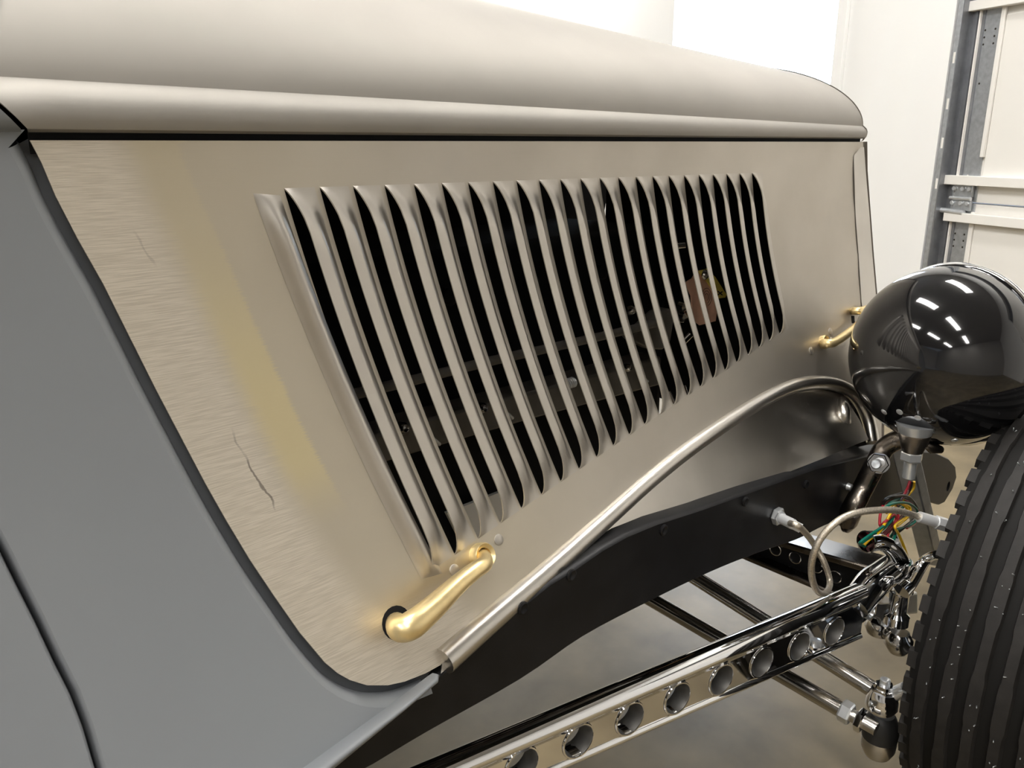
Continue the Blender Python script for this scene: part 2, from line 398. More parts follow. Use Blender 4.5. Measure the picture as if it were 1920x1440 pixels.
# hood side with its louvres
REAR = [(56, 263), (78, 305), (104, 367), (146, 448), (193, 531), (240, 625), (292, 729), (344, 828), (385, 906), (424, 975), (469, 1050), (516, 1120), (562, 1186), (609, 1242), (633, 1262), (656, 1275), (689, 1285), (727, 1285), (759, 1278), (797, 1263), (826, 1247)]
BEADC = [(832, 1240), (909, 1172), (982, 1110), (1055, 1047), (1105, 1001), (1160, 953), (1212, 905), (1275, 854), (1330, 814), (1395, 771), (1452, 738), (1497, 720), (1540, 715), (1578, 722), (1605, 740), (1624, 770), (1634, 803), (1638, 830)]
FRONT = [(1653, 830), (1653, 760), (1649, 660), (1641, 560), (1634, 480), (1628, 400), (1622, 320), (1618, 266)]
TU = [530, 597, 660, 720, 775.5, 828.6, 878, 926, 969, 1011, 1051, 1089, 1126, 1160, 1193, 1224, 1253, 1282, 1309, 1337, 1362, 1386, 1410]
BP = [(820, 1058), (862, 1031), (902, 1003.6), (942, 977), (978, 954), (1015, 930), (1049, 906), (1083, 883.5), (1115, 862), (1146, 841), (1176, 822), (1205.5, 802), (1232, 783), (1260, 764), (1286, 746), (1310, 729), (1334, 712.5), (1358, 696), (1382, 680.5), (1405, 664), (1426, 648.6), (1447, 634), (1467, 620)]
TL = [xz(u, 353 - (u - 530) * .033) for u in TU]; BL = [xz(*p) for p in BP]
# regular pitch, as pressed by one tool
def fitline(P):
    n = len(P); k = [i - (n - 1) / 2 for i in range(n)]; s2 = sum(a * a for a in k)
    return [tuple(sum(p[c] for p in P) / n + sum(a * p[c] for a, p in zip(k, P)) / s2 * q for c in (0, 1)) for q in k]
TL, BL = fitline(TL), fitline(BL)
PITCHX = (TL[-1][0] - TL[0][0]) / 22
rear_xz = [xz(*p) for p in REAR]; front_xz = [xz(*p) for p in FRONT]
bead_xz = [(p.x, p.y) for p in catmull([V((*xz(*p), 0)) for p in BEADC], 5)]
for _ in range(14): bead_xz = [bead_xz[0]] + [tuple((a + 2 * b + c) / 4 for a, b, c in zip(p, q, r)) for p, q, r in zip(bead_xz, bead_xz[1:], bead_xz[2:])] + [bead_xz[-1]]
outer = rear_xz + bead_xz[1:] + front_xz
TAIL = .86 * PITCHX
def lv(k, a, b):       # (x, z) on louvre k: a from the cut line (0) to the tail (1), b from top (0) to bottom (1)
    (x0, z0), (x1, z1) = TL[k], BL[k]
    x, z = x0 + (x1 - x0) * b + a * TAIL, z0 + (z1 - z0) * b
    # ends follow the slope of the row
    sl = (TL[1][1] - TL[0][1]) / PITCHX * (1 - b) + (BL[1][1] - BL[0][1]) / (BL[1][0] - BL[0][0]) * b
    return x, z + sl * a * TAIL
NB = 36
bs = [0, .004, .010, .018, .028, .04, .055, .07] + [.07 + .86 * i / 22 for i in range(1, 22)] + [.93, .945, .96, .972, .982, .99, .996, 1]
def hole(k):
    left = [lv(k, 0, b) for b in bs]; right = [lv(k, 1, b) for b in bs]
    top = [lv(k, a, 0) for a in (.25, .5, .75)]; bot = [lv(k, a, 1) for a in (.75, .5, .25)]
    return left + bot[::-1] + right[::-1] + top[::-1]
holes = [hole(k) for k in range(23)]
vo, fo = cdt(outer, holes, .016)
hood = link('hood_side', [side(p.x, p.y) for p in vo], fo, 'hood', car, label='bare steel hood side panel with a ground weld band along its rear edge')
facing(hood, V((0, -1, 0)))
av = hood.data.attributes.new('rear_edge', 'FLOAT', 'POINT'); aw = hood.data.attributes.new('along', 'FLOAT', 'POINT')
av.data.foreach_set('value', [poly_dist((p.x, p.y), rear_xz) for p in vo])
aw.data.foreach_set('value', [max(0.0, ZS - p.y) / .52 for p in vo])
solid(hood, .0012)
HL, EX = .0105, .0062           # louvre height, set-back of its lip from the cut
def endshape(b, L, a=0.0):
    """how far the pressing has risen at b along its length; its shoulders run out longer away from the lip"""
    ln = (.038 if b < .5 else .032) * (1 + .75 * a)
    t = min(1.0, min(b, 1 - b) * L / ln)
    lip = max(0.0, 1 - (1 - t) ** 2) ** (.78 if b < .5 else .66)
    soft = t * t * (3 - 2 * t); k = min(1.0, a * 2.2)
    return lip * (1 - k) + soft ** .85 * k
def louver_mesh(k, blind=False):
    vs, fs = [], []; NA = 14
    L = math.hypot(BL[k][0] - TL[k][0], BL[k][1] - TL[k][1])
    for b in bs:
        e = endshape(b, L)
        for i in range(NA + 1):
            t = i / NA
            a = (EX / TAIL) * e + t * (1 - (EX / TAIL) * e)
            prof = 1 - max(0, (t - .46)) / .54
            prof = prof * prof * (3 - 2 * prof) * (1 - .10 * min(1, (t / .46)))
            x, z = lv(k, a, b); vs.append(side(x, z, HL * endshape(b, L, t) * prof))
    W = NA + 1
    for j in range(len(bs) - 1):
        for i in range(NA): fs.append((j * W + i, j * W + i + 1, (j + 1) * W + i + 1, (j + 1) * W + i))
    return vs, fs
for k in range(23):
    lo_ = link('louver', *louver_mesh(k), 'steel', hood); facing(lo_, V((0, -1, 0))); solid(lo_, .0011)
# the closed rib behind the first louvre
def rib():
    T = V((*xz(474, 362), 0)); B = V((*xz(790, 1086), 0)); vs, fs = [], []; NA = 14; Wd = .023; L = (B - T).length
    for b in bs:
        e = endshape(b, L)
        for i in range(NA + 1):
            t = i / NA; p = T.lerp(B, b); h = max(0.0, math.sin(PI * t)) ** 1.3; e = endshape(b, L, .15)
            vs.append(side(p.x + (t * Wd), p.y - t * Wd * .12, .0002 + .0098 * e * h))
    for j in range(len(bs) - 1):
        for i in range(NA): fs.append((j * 15 + i, j * 15 + i + 1, (j + 1) * 15 + i + 1, (j + 1) * 15 + i))
    o = link('blind_louver', vs, fs, 'steel', hood, label='closed raised rib without an opening'); facing(o, V((0, -1, 0)))
rib()
# raised bead over the frame kick-up, and the tucked apron under it
BR_ = lerp_list([.0125, .0115, .0105, .010, .010, .010, .0105, .0105, .0105, .010], len(bead_xz))
bead = tube('bead', [side(x, z, -.001) for x, z in bead_xz], BR_, 'steel_shiny', hood, 16)
APB = [(829, 1263), (909, 1193), (982, 1135), (1033, 1093), (1073, 1069), (1128, 1031), (1175, 1003), (1233, 976), (1317, 946), (1400, 917), (1483, 886), (1539, 861), (1594, 835), (1612, 828)]
apb = [xz(*p) for p in APB]
vo, fo = cdt([p for p in bead_xz if p[0] < xz(1600, 760)[0] + .0] [::1] + [xz(1606, 790), xz(1612, 827)] + apb[::-1], (), .018)
XA, ZA = xz(1478, 800)[0], xz(1540, 740)[1]
def tuck(x, z):
    f = max(0, min(1, (x - xz(1120, 985)[0]) / .30)); f = f * f * (3 - 2 * f)
    g = max(0, min(1, (x - XA) / .10)); g = g * g * (3 - 2 * g)
    return side(x, z, -.002 - f * .011 + g * .34 * max(0, ZA - z))
ap = link('apron_panel', [tuck(p.x, p.y) for p in vo], fo, 'steel_shiny', hood, label='polished apron tucked under the bead'); facing(ap, V((0, -1, 0))); solid(ap, .0012)
f0 = [on_side(1562, 745, -.004), on_side(1583, 752, .004), on_side(1590, 775, .010), on_side(1585, 800, .006), on_side(1572, 785, -.008)]
tube('apron_fold', [on_side(1576, 748, -.006), on_side(1581, 764, .004), on_side(1583, 782, .004), on_side(1592, 800, -.008)], [.004, .010, .010, .004], 'steel_shiny', hood, 10, 5)
# front return flange of the side panel
fl = [xz(u - 3, v) for u, v in ((1618, 276), (1622, 330), (1628, 400), (1634, 480), (1641, 560), (1648, 650))]
fi = [xz(u, v) for u, v in ((1612, 276), (1600, 292), (1603, 400), (1609, 480), (1614, 560), (1622, 650))]
vs = [side(x, z, .0045) for x, z in fl] + [side(x, z, .0008) for x, z in fi]
facing(link('front_flange', vs, [(i, i + 1, 7 + i, 6 + i) for i in range(5)], 'steel_shiny', hood, label='lighter folded front edge'), V((0, -1, 0)))
# gold handles, grommets, buttons
def lift(u, v, o): p = on_side(u, v); return on_side(u, v, o)
hd = tube('handle', [lift(742, 1166, -.02), lift(744, 1170, .008), lift(752, 1178, .024), lift(775, 1170, .030), lift(818, 1134, .030), lift(858, 1096, .029), lift(890, 1070, .028), lift(908, 1058, .024), lift(908, 1046, .012), lift(900, 1040, -.01)],
     [.0085, .0095, .0115, .012, .0105, .0088, .0078, .0075, .007, .007], 'brass', hood, 18, 6, label='gold passivated bent handle at the lower rear corner')
def button(u, v, r, m, nm='button', h=.002, ring=False, label=None):
    p = on_side(u, v); n = (side(p.x, p.z, 1) - side(p.x, p.z)).normalized()
    pr = [(-.002, r), (h * .5, r), (h, r * .8), (h * 1.1, .0)] if not ring else [(-.002, r), (h, r), (h * 1.3, r * .9), (h, r * .62), (-.002, r * .6)]
    return lathe(nm, p, n, pr, m, hood, 20, label=label)
button(899, 1043, .0125, 'brass', 'grommet', .008, True)
for u, v, r in ((935, 1012, .0055), (852, 1069, .0055), (861, 1089, .005)): button(u, v, r, 'steel', 'rivet', .0012)
button(744, 1168, .0145, 'matte', 'handle_hole', .0006)
for u, v, r in ((1557, 622, .006), (1521, 658, .006), (1559, 637, .004)): button(u, v, r, 'steel', 'rivet', .0012)
tube('handle', [lift(1541, 642, -.01), lift(1545, 643, .008), lift(1553, 644, .018), lift(1566, 641, .022), lift(1590, 625, .022), lift(1612, 607, .022), lift(1630, 590, .02)], .0068, 'brass', hood, 14, 5, label='gold bent handle near the front edge')
button(1542, 642, .0105, 'brass', 'grommet', .006, True)
tube('handle', [lift(1599, 582, -.01), lift(1602, 583, .008), lift(1610, 583, .016), lift(1625, 579, .018), lift(1640, 572, .018)], .0062, 'brass', hood, 14, 5, label='short gold bent handle behind the headlight')
prism('latch_slot', [lift(1597, 592, .0006), lift(1602, 592, .0006), lift(1603, 606, .0006), lift(1598, 606, .0006)], (0, .004, 0), 'matte', hood)

vs = []
for i in range(21):
    x = xz(57, 262)[0] + (xz(1618, 265)[0] - xz(57, 262)[0]) * i / 20
    vs += [(x, YS + .004, ZS + .02), (x, YS + .005, ZS - .012), (x, YS + .03, ZS - .012), (x, YS + .03, ZS + .02)]
link('hood_seal', vs, [(i * 4 + j, i * 4 + j + 1, i * 4 + 5 + j, i * 4 + 4 + j) for i in range(20) for j in range(3)], 'matte', hood, smooth=False)
bk = []
ie = [(p.x, p.y) for p in catmull([V((*p, 0)) for p in rear_xz], 3)]
for a, b in zip(ie, [(p[0], p[1]) for p in ie]): bk += [side(a[0] - .022, a[1] - .012, -.016), side(a[0] + .010, a[1] + .006, -.005)]
link('ledge_shade', bk, [(2 * i, 2 * i + 1, 2 * i + 3, 2 * i + 2) for i in range(len(ie) - 1)], 'primer_shade', hood, smooth=False)  # backing strip whose dark colour stands for shade in the gap
# hood top: bead, crease and dome, lofted from cowl to nose
XR, XF = xz(55, 258)[0], xz(1619, 262)[0]
def crown(f): return .235 + (.125 - .235) * max(0.0, f) ** .8
def topsec(f, n=26):
    """profile (inward, up) at f = 0 rear .. 1 front"""
    hw = .40 + (.27 - .40) * f; ch = crown(f); c = .034 + (.020 - .034) * f; q = c / .034
    P = [(.0005, .0), (-.0045 * q - .001, .002), (-.008 * q, .008 * q), (-.0085 * q, .016 * q), (-.005 * q, .024 * q), (.002 * q, .030 * q), (.0065 * q, .0335 * q)]
    y0, z0 = P[-1]
    for i in range(1, n + 1):
        t = i / n; a = t * PI / 2
        e = 1.25 - .15 * f
        P.append((y0 + (hw - y0) * (1 - math.cos(a)), z0 + (ch - z0) * max(0.0, math.sin(a)) ** e))
    return P
NX = 40
def topgrid(x0f, x1f, n, mat_, name, parent, yo=0.0, zo=0.0):
    vs, fs = [], []; W = None
    for i in range(n + 1):
        f = x0f + (x1f - x0f) * i / n; x = XR + (XF - XR) * f; S = topsec(max(-.4, f) if f >= 0 else f)
        full = S + [(2 * S[-1][0] - y, z) for y, z in S[-2::-1]]
        W = len(full)
        lean = -.03 * max(0, 1 - f * 6) if f >= 0 else -.03
        for y, z in full: vs.append((x + lean * min(1, z / .034) * (1 if f >= 0 else 1), YS + y - yo, ZS + .0015 + z + zo))
    for i in range(n):
        for j in range(W - 1): fs.append((i * W + j, i * W + j + 1, (i + 1) * W + j + 1, (i + 1) * W + j))
    return link(name, vs, fs, mat_, parent)
ht = topgrid(0, 1.0, NX, 'steel_top', 'hood_top', car); ht['label'] = 'bare steel domed hood top with a rolled lower edge'
facing(ht, V((0, -.5, 1))); solid(ht, .0014)
# nose lip of the hood top, and the grille shell edge just ahead of the hood
S = topsec(1.0); vs = [(XF + .0, YS + y - .0005, ZS + .003 + z) for y, z in S] + [(XF + .006, YS + y + .006, ZS + .003 + z - .006) for y, z in S]
n = len(S); link('nose_lip', vs, [(i, i + 1, n + i + 1, n + i) for i in range(n - 1)], 'steel_top', ht)
gs = [xz(1621 + (i / 9) * 34, 262 + i / 9 * 570) for i in range(10)]
vs, fs = [], []
shell = [(xz(1621, 268)[0] + .004, ZS - .003)] + [(x + .004, z) for x, z in [xz(u, v) for u, v in FRONT[::-1][1:]]]
for x, z in shell:
    vs += [side(x, z, -.012), side(x + .006, z, .0), side(x + .012, z, -.02), side(x + .03, z, -.14)]
for i in range(len(shell) - 1):
    for j in range(3): fs.append((i * 4 + j, i * 4 + j + 1, i * 4 + 5 + j, i * 4 + 4 + j))
link('grille_shell', vs, fs, 'steel_dark', car, label='dark edge of the grille shell ahead of the hood')

# cowl side in grey primer, its rolled hood-ledge and the door behind its gap
def csurf(p, off=0.0): return side(p[0], p[1], .004 + off)
inner_e = [xz(u, v) for u, v in REAR]
def offset(pl, d):
    out = []
    for i, p in enumerate(pl):
        a, b = pl[max(0, i - 1)], pl[min(len(pl) - 1, i + 1)]; t = V((b[0] - a[0], b[1] - a[1])).normalized()
        out.append((p[0] + t.y * d, p[1] - t.x * d))
    return out
g1 = [(p.x, p.y) for p in catmull([V((*p, 0)) for p in offset(inner_e[:-1], .0022)], 3)]; g2 = [(p.x, p.y) for p in catmull([V((*p, 0)) for p in offset(inner_e[:-1], .0150)], 3)]
if g1[10][0] > inner_e[3][0]: pass
DOORG = [(-60, 900), (-25, 975), (9, 1040), (37, 1097), (70, 1162), (103, 1233), (136, 1298), (159, 1358), (183, 1439), (200, 1510), (214, 1600), (222, 1690)]
dg = [xz(*p) for p in DOORG]
kx = (dg[0][0] - dg[2][0]) / (dg[0][1] - dg[2][1])
dg = [(dg[0][0] + kx * (z - dg[0][1]) * .8, z) for z in (ZS + .003, .93, .86, .79) if z > dg[0][1] + .02] + dg
lowL = [xz(u, v) for u, v in ((797, 1268), (722, 1325), (640, 1384), (560, 1442), (470, 1508), (330, 1612), (222, 1690))]
g2c = [p for p in g2 if p[0] < lowL[0][0]]
cowl_out = [(XR - .003, ZS + .003)] + g2c + lowL + [offset(dg, -.004)[-1]] + offset(dg, -.004)[::-1]
vo, fo = cdt(cowl_out, (), .02)
cowl = link('cowl', [csurf(p) for p in vo], fo, 'primer', car, label='matt grey primer cowl side'); facing(cowl, V((0, -1, 0)))
n = len(g2c); g1c = g1[:n]
vs = []
for i in range(n):
    a, b = V(g2c[i]), V(g1c[i])
    for t, o in ((0, 0), (.22, -.0010), (.48, -.0048), (.72, -.0110), (.92, -.018), (1, -.026)): p = a.lerp(b, t); vs.append(csurf((p.x, p.y), o))
fs = [(i * 6 + j, i * 6 + j + 1, i * 6 + 7 + j, i * 6 + 6 + j) for i in range(n - 1) for j in range(5)]
link('hood_ledge', vs, fs, 'primer', cowl)
door_out = offset(dg, .004) + [offset(dg, .004)[-1], (dg[-1][0] - 1.1, dg[-1][1] - .02), (dg[-1][0] - 1.1, ZS + .003)]
vo, fo = cdt(door_out, (), .03); dr = link('car_door', [csurf(p) for p in vo], fo, 'primer', car, label='grey primer door edge behind the shut line'); facing(dr, V((0, -1, 0)))
for nm, s_, par in (('shut_line_edge', -1, cowl), ('door_edge', 1, dr)):
    e0 = offset(dg, .004 * s_); e1 = offset(dg, .0015 * s_); vs = []
    for a, b in zip(e0, e1):
        vs += [csurf(a), csurf(((a[0] + b[0]) / 2, (a[1] + b[1]) / 2), -.0012), csurf(b, -.005), csurf(b, -.03)]
    link(nm, vs, [(i * 4 + j, i * 4 + j + 1, i * 4 + 5 + j, i * 4 + 4 + j) for i in range(len(e0) - 1) for j in range(3)], 'primer', par)
vs = [csurf(p, -.028) for p in offset(dg, -.02)] + [csurf(p, -.028) for p in offset(dg, .02)]; n = len(dg)
link('door_seal', vs, [(i, i + 1, n + i + 1, n + i) for i in range(n - 1)], 'matte', cowl)
# rolled moulding along the foot of the cowl
RA = [(806, 1262), (797, 1268), (722, 1325), (640, 1384), (560, 1442), (470, 1508), (330, 1612), (222, 1690)]; RB = [(819, 1268), (812, 1283), (752, 1331), (690, 1383), (622, 1440), (545, 1506), (415, 1612), (318, 1690)]
vs = []; K = 8
for q_, (a, b) in enumerate(zip(RA, RB)):
    A, B = V((*xz(*a), 0)), V((*xz(*b), 0))
    for j in range(K + 1):
        t = j / K; p = A.lerp(B, t); vs.append(csurf((p.x, p.y), (.017 if q_ > 1 else (.004, .011)[q_]) * max(0.0, math.sin(PI * t)) ** .8 * (1 - t * .2) - (.012 if q_ > 1 else 0) * max(0, t - .9) * 10))
mo = link('cowl_moulding', vs, [(i * (K + 1) + j, i * (K + 1) + j + 1, (i + 1) * (K + 1) + j + 1, (i + 1) * (K + 1) + j) for i in range(len(RA) - 1) for j in range(K)], 'primer', cowl, label='rolled lower edge of the cowl')
ct = topgrid(-.45, -.004, 10, 'primer', 'cowl_top', car, .004, .0); ct['label'] = 'grey primer cowl top behind the hood'; facing(ct, V((0, -.5, 1)))

# frame rail
RT_ = [(-1400, 2700), (100, 1800), (560, 1500), (700, 1375), (829, 1266), (909, 1196), (982, 1138), (1033, 1097), (1073, 1073), (1128, 1035), (1175, 1008), (1233, 984), (1317, 957), (1400, 927), (1483, 897), (1530, 880), (1580, 868), (1640, 853), (1690, 845), (1725, 848), (1752, 850), (1779, 862), (1791, 876)]
RBm = [(-1400, 3000), (100, 1880), (560, 1516), (700, 1432), (800, 1372), (975, 1273), (1092, 1193), (1219, 1126), (1329, 1073), (1420, 1036), (1493, 1011), (1535, 990), (1562, 978), (1610, 962), (1680, 940), (1720, 936), (1744, 939), (1763, 945), (1771, 941), (1786, 916), (1793, 895)]
RBm = [(p.x, p.y) for p in catmull([V((*p, 0)) for p in RBm[:13]], 4)] + RBm[13:]
pa, pb = on_side(909, 1193), on_side(1539, 861)
rd = V((pb.x - pa.x, pb.y - pa.y, 0)).normalized(); rn = V((rd.y, -rd.x, 0))
if rn.y > 0: rn = -rn
RP = pa + rn * .002
rail_pts = [on(u, v, RP, rn) for u, v in RT_] + [on(u, v, RP, rn) for u, v in RBm[::-1]]
def uv2(p): q = p - RP; return (q.dot(rd), q.z)
RO = [uv2(p) for p in rail_pts]
hole_c = uv2(on(1778, 912, RP, rn)); hr = .009
vo, fo = cdt(RO, [[(hole_c[0] + hr * math.cos(a * PI / 8), hole_c[1] + 1.2 * hr * math.sin(a * PI / 8)) for a in range(16)]], None)
rail = link('frame_rail', [RP + rd * p.x + V((0, 0, p.y)) for p in vo], fo, 'black', car, smooth=False, label='satin black frame rail under the hood side'); facing(rail, rn); solid(rail, .004)
nT = len(RT_)
for nm, pl in (('rail_flange', rail_pts[:nT]), ('rail_flange', rail_pts[nT:])):
    up_ = nm and (pl is not None) and (pl[0] == rail_pts[0])
    vs = []
    for p in pl:
        s = 1 if up_ else -1
        vs += [p, p - rn * .0025 + V((0, 0, .0022 * s)), p - rn * .007 + V((0, 0, .003 * s)), p - rn * .055 + V((0, 0, .003 * s))]
    link(nm, vs, [(i * 4 + j, i * 4 + j + 1, i * 4 + 5 + j, i * 4 + 4 + j) for i in range(len(pl) - 1) for j in range(3)], 'black', rail)
for u, v in ((1510, 908), (1396, 940), (1243, 993), (1070, 1077), (979, 1139)):
    p = on(u, v, RP, rn); lathe('rail_bolt', p, rn, [(0, .0065), (.002, .0065), (.003, .005), (.0015, .003), (.0015, 0)], 'black', rail, 16)

# headlight bar and its bolt
PB = lambda u, v, y: at(u, v, Y=y)
ry = lambda u, v: on(u, v, RP, rn).y
yb = ry(1590, 965) - .018
bar = tube('headlight_bar', [PB(1588, 975, yb + .012), PB(1600, 950, yb), PB(1619, 914, yb - .004), PB(1640, 873, yb - .012), PB(1656, 843, yb * .6 + .43 * .4), PB(1676, 828, yb * .3 + .43 * .7), PB(1694, 823, .43), PB(1712, 824, .422)],
     [.017, .016, .0155, .0155, .015, .015, .015, .015], 'steel_dark', car, 20, 6, label='dark polished steel tube carrying the headlight')
lathe('bar_foot', PB(1590, 968, yb + .02), rn, [(0, .026), (.006, .026), (.012, .018)], 'steel_dark', bar, 24)
p = PB(1648, 868, yb - .02); ax = (PB(1628, 876, yb - .055) - p).normalized()
lathe('washer', p, ax, [(0, .016), (.004, .016)], 'chrome', bar, 24); hexnut('nut', p + ax * .004, ax, .0155, .011, 'chrome', bar)
lathe('bolt', p + ax * .015, ax, [(0, .0075), (.028, .0075), (.030, .006), (.026, .005), (.022, 0)], 'zinc', bar, 16)
for u, v in ((1589, 912), (1577, 965)):
    lathe('weld_stud', on(u, v, RP, rn), rn, [(0, .006), (.006, .005), (.008, 0)], 'zinc', bar, 12)

# headlight
hl = bpy.data.objects.new('headlight', None); COL.objects.link(hl); hl.parent = car; hl['in_car'] = 1; hl['label'] = 'gloss black headlight bucket seen from behind'
HR = .130; HC = at(1771, 667, zc=1.207); HA = V((1, -.22, -.04)).normalized()
prof = []
for i in range(25):
    a = i / 24 * PI / 2; prof.append((-HR * 1.0 * math.cos(a), HR * math.sin(a) ** .97))
prof += [(.006, HR), (.010, HR - .003)]
lathe('headlight_bucket', HC, HA, prof, 'gloss', hl, 64)
lathe('headlight_rim', HC + HA * .010, HA, [(0, HR - .006), (-.002, HR + .002), (.004, HR + .005), (.014, HR + .003), (.022, HR - .006), (.022, HR - .014), (0, HR - .014)], 'chrome', hl, 64, closed=True)
lathe('headlight_lens', HC + HA * .022, HA, [(0, HR - .014), (.012, HR * .75), (.02, HR * .4), (.022, 0)], 'glass', hl, 48)
ST = at(1715, 815, zc=1.17); zst = V((0, 0, -1))
def pz(v): return at(1714, v, zc=1.17).z
top = pz(795)
lathe('stem_collar', V((ST.x, ST.y, pz(793))), zst, [(0, .026), (pz(793) - pz(814), .021)], 'zinc', hl, 28)
lathe('stem_cone', V((ST.x, ST.y, pz(812))), zst, [(0, .0215), (.002, .0218), (pz(812) - pz(850), .0140), (pz(812) - pz(852), .010)], 'steel_dark', hl, 32)
hexnut('stem_nut', V((ST.x, ST.y, pz(849))), zst, .0155, pz(849) - pz(869), 'zinc', hl, .3)
lathe('stem_tube', V((ST.x, ST.y, pz(868))), zst, [(0, .0088), (pz(868) - pz(905), .0088), (pz(868) - pz(905.5), .0075)], 'zinc', hl, 24)
tube('bucket_tab', [at(1737, 834, zc=1.19), at(1748, 840, zc=1.19), at(1763, 843, zc=1.20)], [.006, .0085, .006], 'steel_dark', hl, 10)
for u, v in ((1658, 772), (1721, 783), (1790, 825), (1687, 772)):
    d = ray(u, v).normalized(); oc = CAM - HC; b_ = oc.dot(d); c_ = oc.dot(oc) - HR ** 2; D = b_ * b_ - c_
    if D > 0:
        q = CAM + d * (-b_ - math.sqrt(D)); n_ = (q - HC).normalized(); lathe('bucket_screw', q - n_ * .001, n_, [(0, .0052), (.002, .0048), (.003, .002), (.003, 0)], 'zinc', hl, 14)

# tyre
WR = .325; WY0, WW = .302, .160
rear = at(1690, 1310, Y=WY0); WC = V((rear.x + WR, WY0 - WW / 2, rear.z)); WC.z = WR
tyre_prof = []
hw = WW / 2
def arc_r(y): return WR - .006 - .012 * (abs(y) / hw) ** 2.6
ys = [-hw + WW * i / 30 for i in range(31)]
tyre_prof = [(y, arc_r(y)) for y in ys] + [(hw + .006, WR - .035), (hw + .012, WR - .07), (hw + .008, WR - .105), (hw - .02, WR - .125), (-hw + .02, WR - .125), (-hw - .008, WR - .105), (-hw - .012, WR - .07), (-hw - .006, WR - .035)]
tyre = lathe('tyre', WC, (0, 1, 0), tyre_prof, 'groove_shade', car, 96, closed=True, label='black ribbed front tyre with moulding whiskers')
RW = .0170
for i in range(5):
    c = -.060 + i * .030; P = []
    for t in (-.5, -.44, 0, .44, .5):
        y = c + t * RW; P.append((y, arc_r(y) + (.0075 if abs(t) < .5 else .005)))
    P += [(c + .56 * RW, arc_r(c) - .004), (c - .56 * RW, arc_r(c) - .004)]
    # small steps along the rib walls
    vs, fs = lathe_geo(WC, (0, 1, 0), P, 192, closed=True)
    for q, p_ in enumerate(vs):
        ring, kk = divmod(q, 192)
        if ring in (0, 1) and (kk // 6) % 2: p_.y += .0016
        if ring in (3, 4) and (kk // 6) % 2: p_.y -= .0016
    link('tread_rib', vs, fs, 'rubber', tyre, sharp=35)
lugm = None
for i in range(52):
    a = 2 * PI * i / 52
    if lugm is None:
        L0, L1 = .0125, .0125
        pts = [(-L0, hw - .010, WR - .0165), (L1, hw - .010, WR - .0165), (L1 * .8, hw + .006, WR - .016), (-L0 * .8, hw + .006, WR - .016)]
        vs = [V(p) for p in pts] + [V((x, y + (.003 if y > hw else 0), z - .016)) for x, y, z in pts]
        lg = link('shoulder_lug', vs, [(0, 1, 2, 3), (7, 6, 5, 4), (0, 4, 5, 1), (1, 5, 6, 2), (2, 6, 7, 3), (3, 7, 4, 0)], 'rubber', None, smooth=False); lugm = lg
    else: lg = lugm.copy(); COL.objects.link(lg)
    lg.parent = tyre; lg.location = WC - ROOT_AT; lg.rotation_euler = (0, a, 0)
vs, fs = [], []
for i in range(110):
    a = random.uniform(PI * .55, PI * 1.45); y = -.062 + random.randrange(5) * .030 + random.uniform(-.006, .006)
    r = arc_r(y) + .007; d = V((math.cos(a), 0, math.sin(a))); o = WC + d * r + V((0, y, 0)); b = len(vs)
    g, f_ = tube_geo([o, o + d * random.uniform(.002, .006) + V((0, random.uniform(-.003, .003), 0))], .0007, 5)
    vs += g; fs += [tuple(b + q for q in f) for f in f_]
link('whiskers', vs, fs, 'galv', tyre, kind='stuff')
wr = lathe('wheel_rim', WC, (0, -1, 0), [(.070, .204), (.073, .198), (.066, .193), (.050, .186), (.020, .180), (-.060, .186), (-.070, .204), (-.062, .205), (-.050, .190), (.012, .176), (.006, .130), (.024, .100), (.026, .060), (.018, .058), (.016, .100), (-.002, .126), (.004, .186), (.055, .196), (.062, .204)], 'gloss', car, 64, closed=True, label='black steel wheel')
lathe('hub_cap', WC + V((0, -.02, 0)), (0, -1, 0), [(0, .062), (.010, .060), (.030, .045), (.036, .020), (.037, 0)], 'chrome', wr, 40)
for i in range(5):
    a = i * 2 * PI / 5; hexnut('lug_nut', WC + V((.078 * math.cos(a), -.024, .078 * math.sin(a))), (0, -1, 0), .010, .012, 'chrome', wr)

# chrome radius rod, drilled
F0 = at(1600, 1130, Y=.42); D0 = V((1, -.2, 0)).normalized(); N0 = V((-.2, -1, 0)).normalized()
def bone(u, v): q = on(u, v, F0, N0) - F0; return (q.dot(D0), q.z)
HOLES = [(1557, 1177, 29), (1487, 1205, 29), (1415, 1235, 28), (1339, 1270, 27), (1256, 1304, 26), (1168, 1341, 25), (1075, 1383, 24), (975, 1421, 22), (868, 1466, 21)]
hc = [bone(u, v) for u, v, r in HOLES]
zt = [bone(u, v) for u, v in ((1640, 1083), (1600, 1101), (1400, 1187), (1200, 1272), (1000, 1352), (850, 1415), (700, 1474))]
zb = [bone(u, v) for u, v in ((1640, 1180), (1545, 1219), (1400, 1282), (1200, 1369), (1050, 1437), (900, 1500))]
def lin(P):
    n = len(P); mx = sum(p[0] for p in P) / n; mz = sum(p[1] for p in P) / n
    k = sum((p[0] - mx) * (p[1] - mz) for p in P) / sum((p[0] - mx) ** 2 for p in P); return lambda x: mz + k * (x - mx)
ft, fb, fh = lin(zt), lin(zb), lin(hc)
x1 = bone(1612, 1120)[0]; x0 = bone(700, 1500)[0] - .45
hr = .0210
pit = (hc[0][0] - hc[7][0]) / 7
hxs = [sum(h[0] for h in hc[:8]) / 8 + .001 + pit * (3.5 - i) for i in range(14)]
hxs = [x for x in hxs if x > x0 + .04]
def P3(x, z, d): return F0 + D0 * x + V((0, 0, z)) + N0 * d
circ = lambda x: [(x + hr * math.cos(a * PI / 16), fh(x) + hr * math.sin(a * PI / 16)) for a in range(32)]
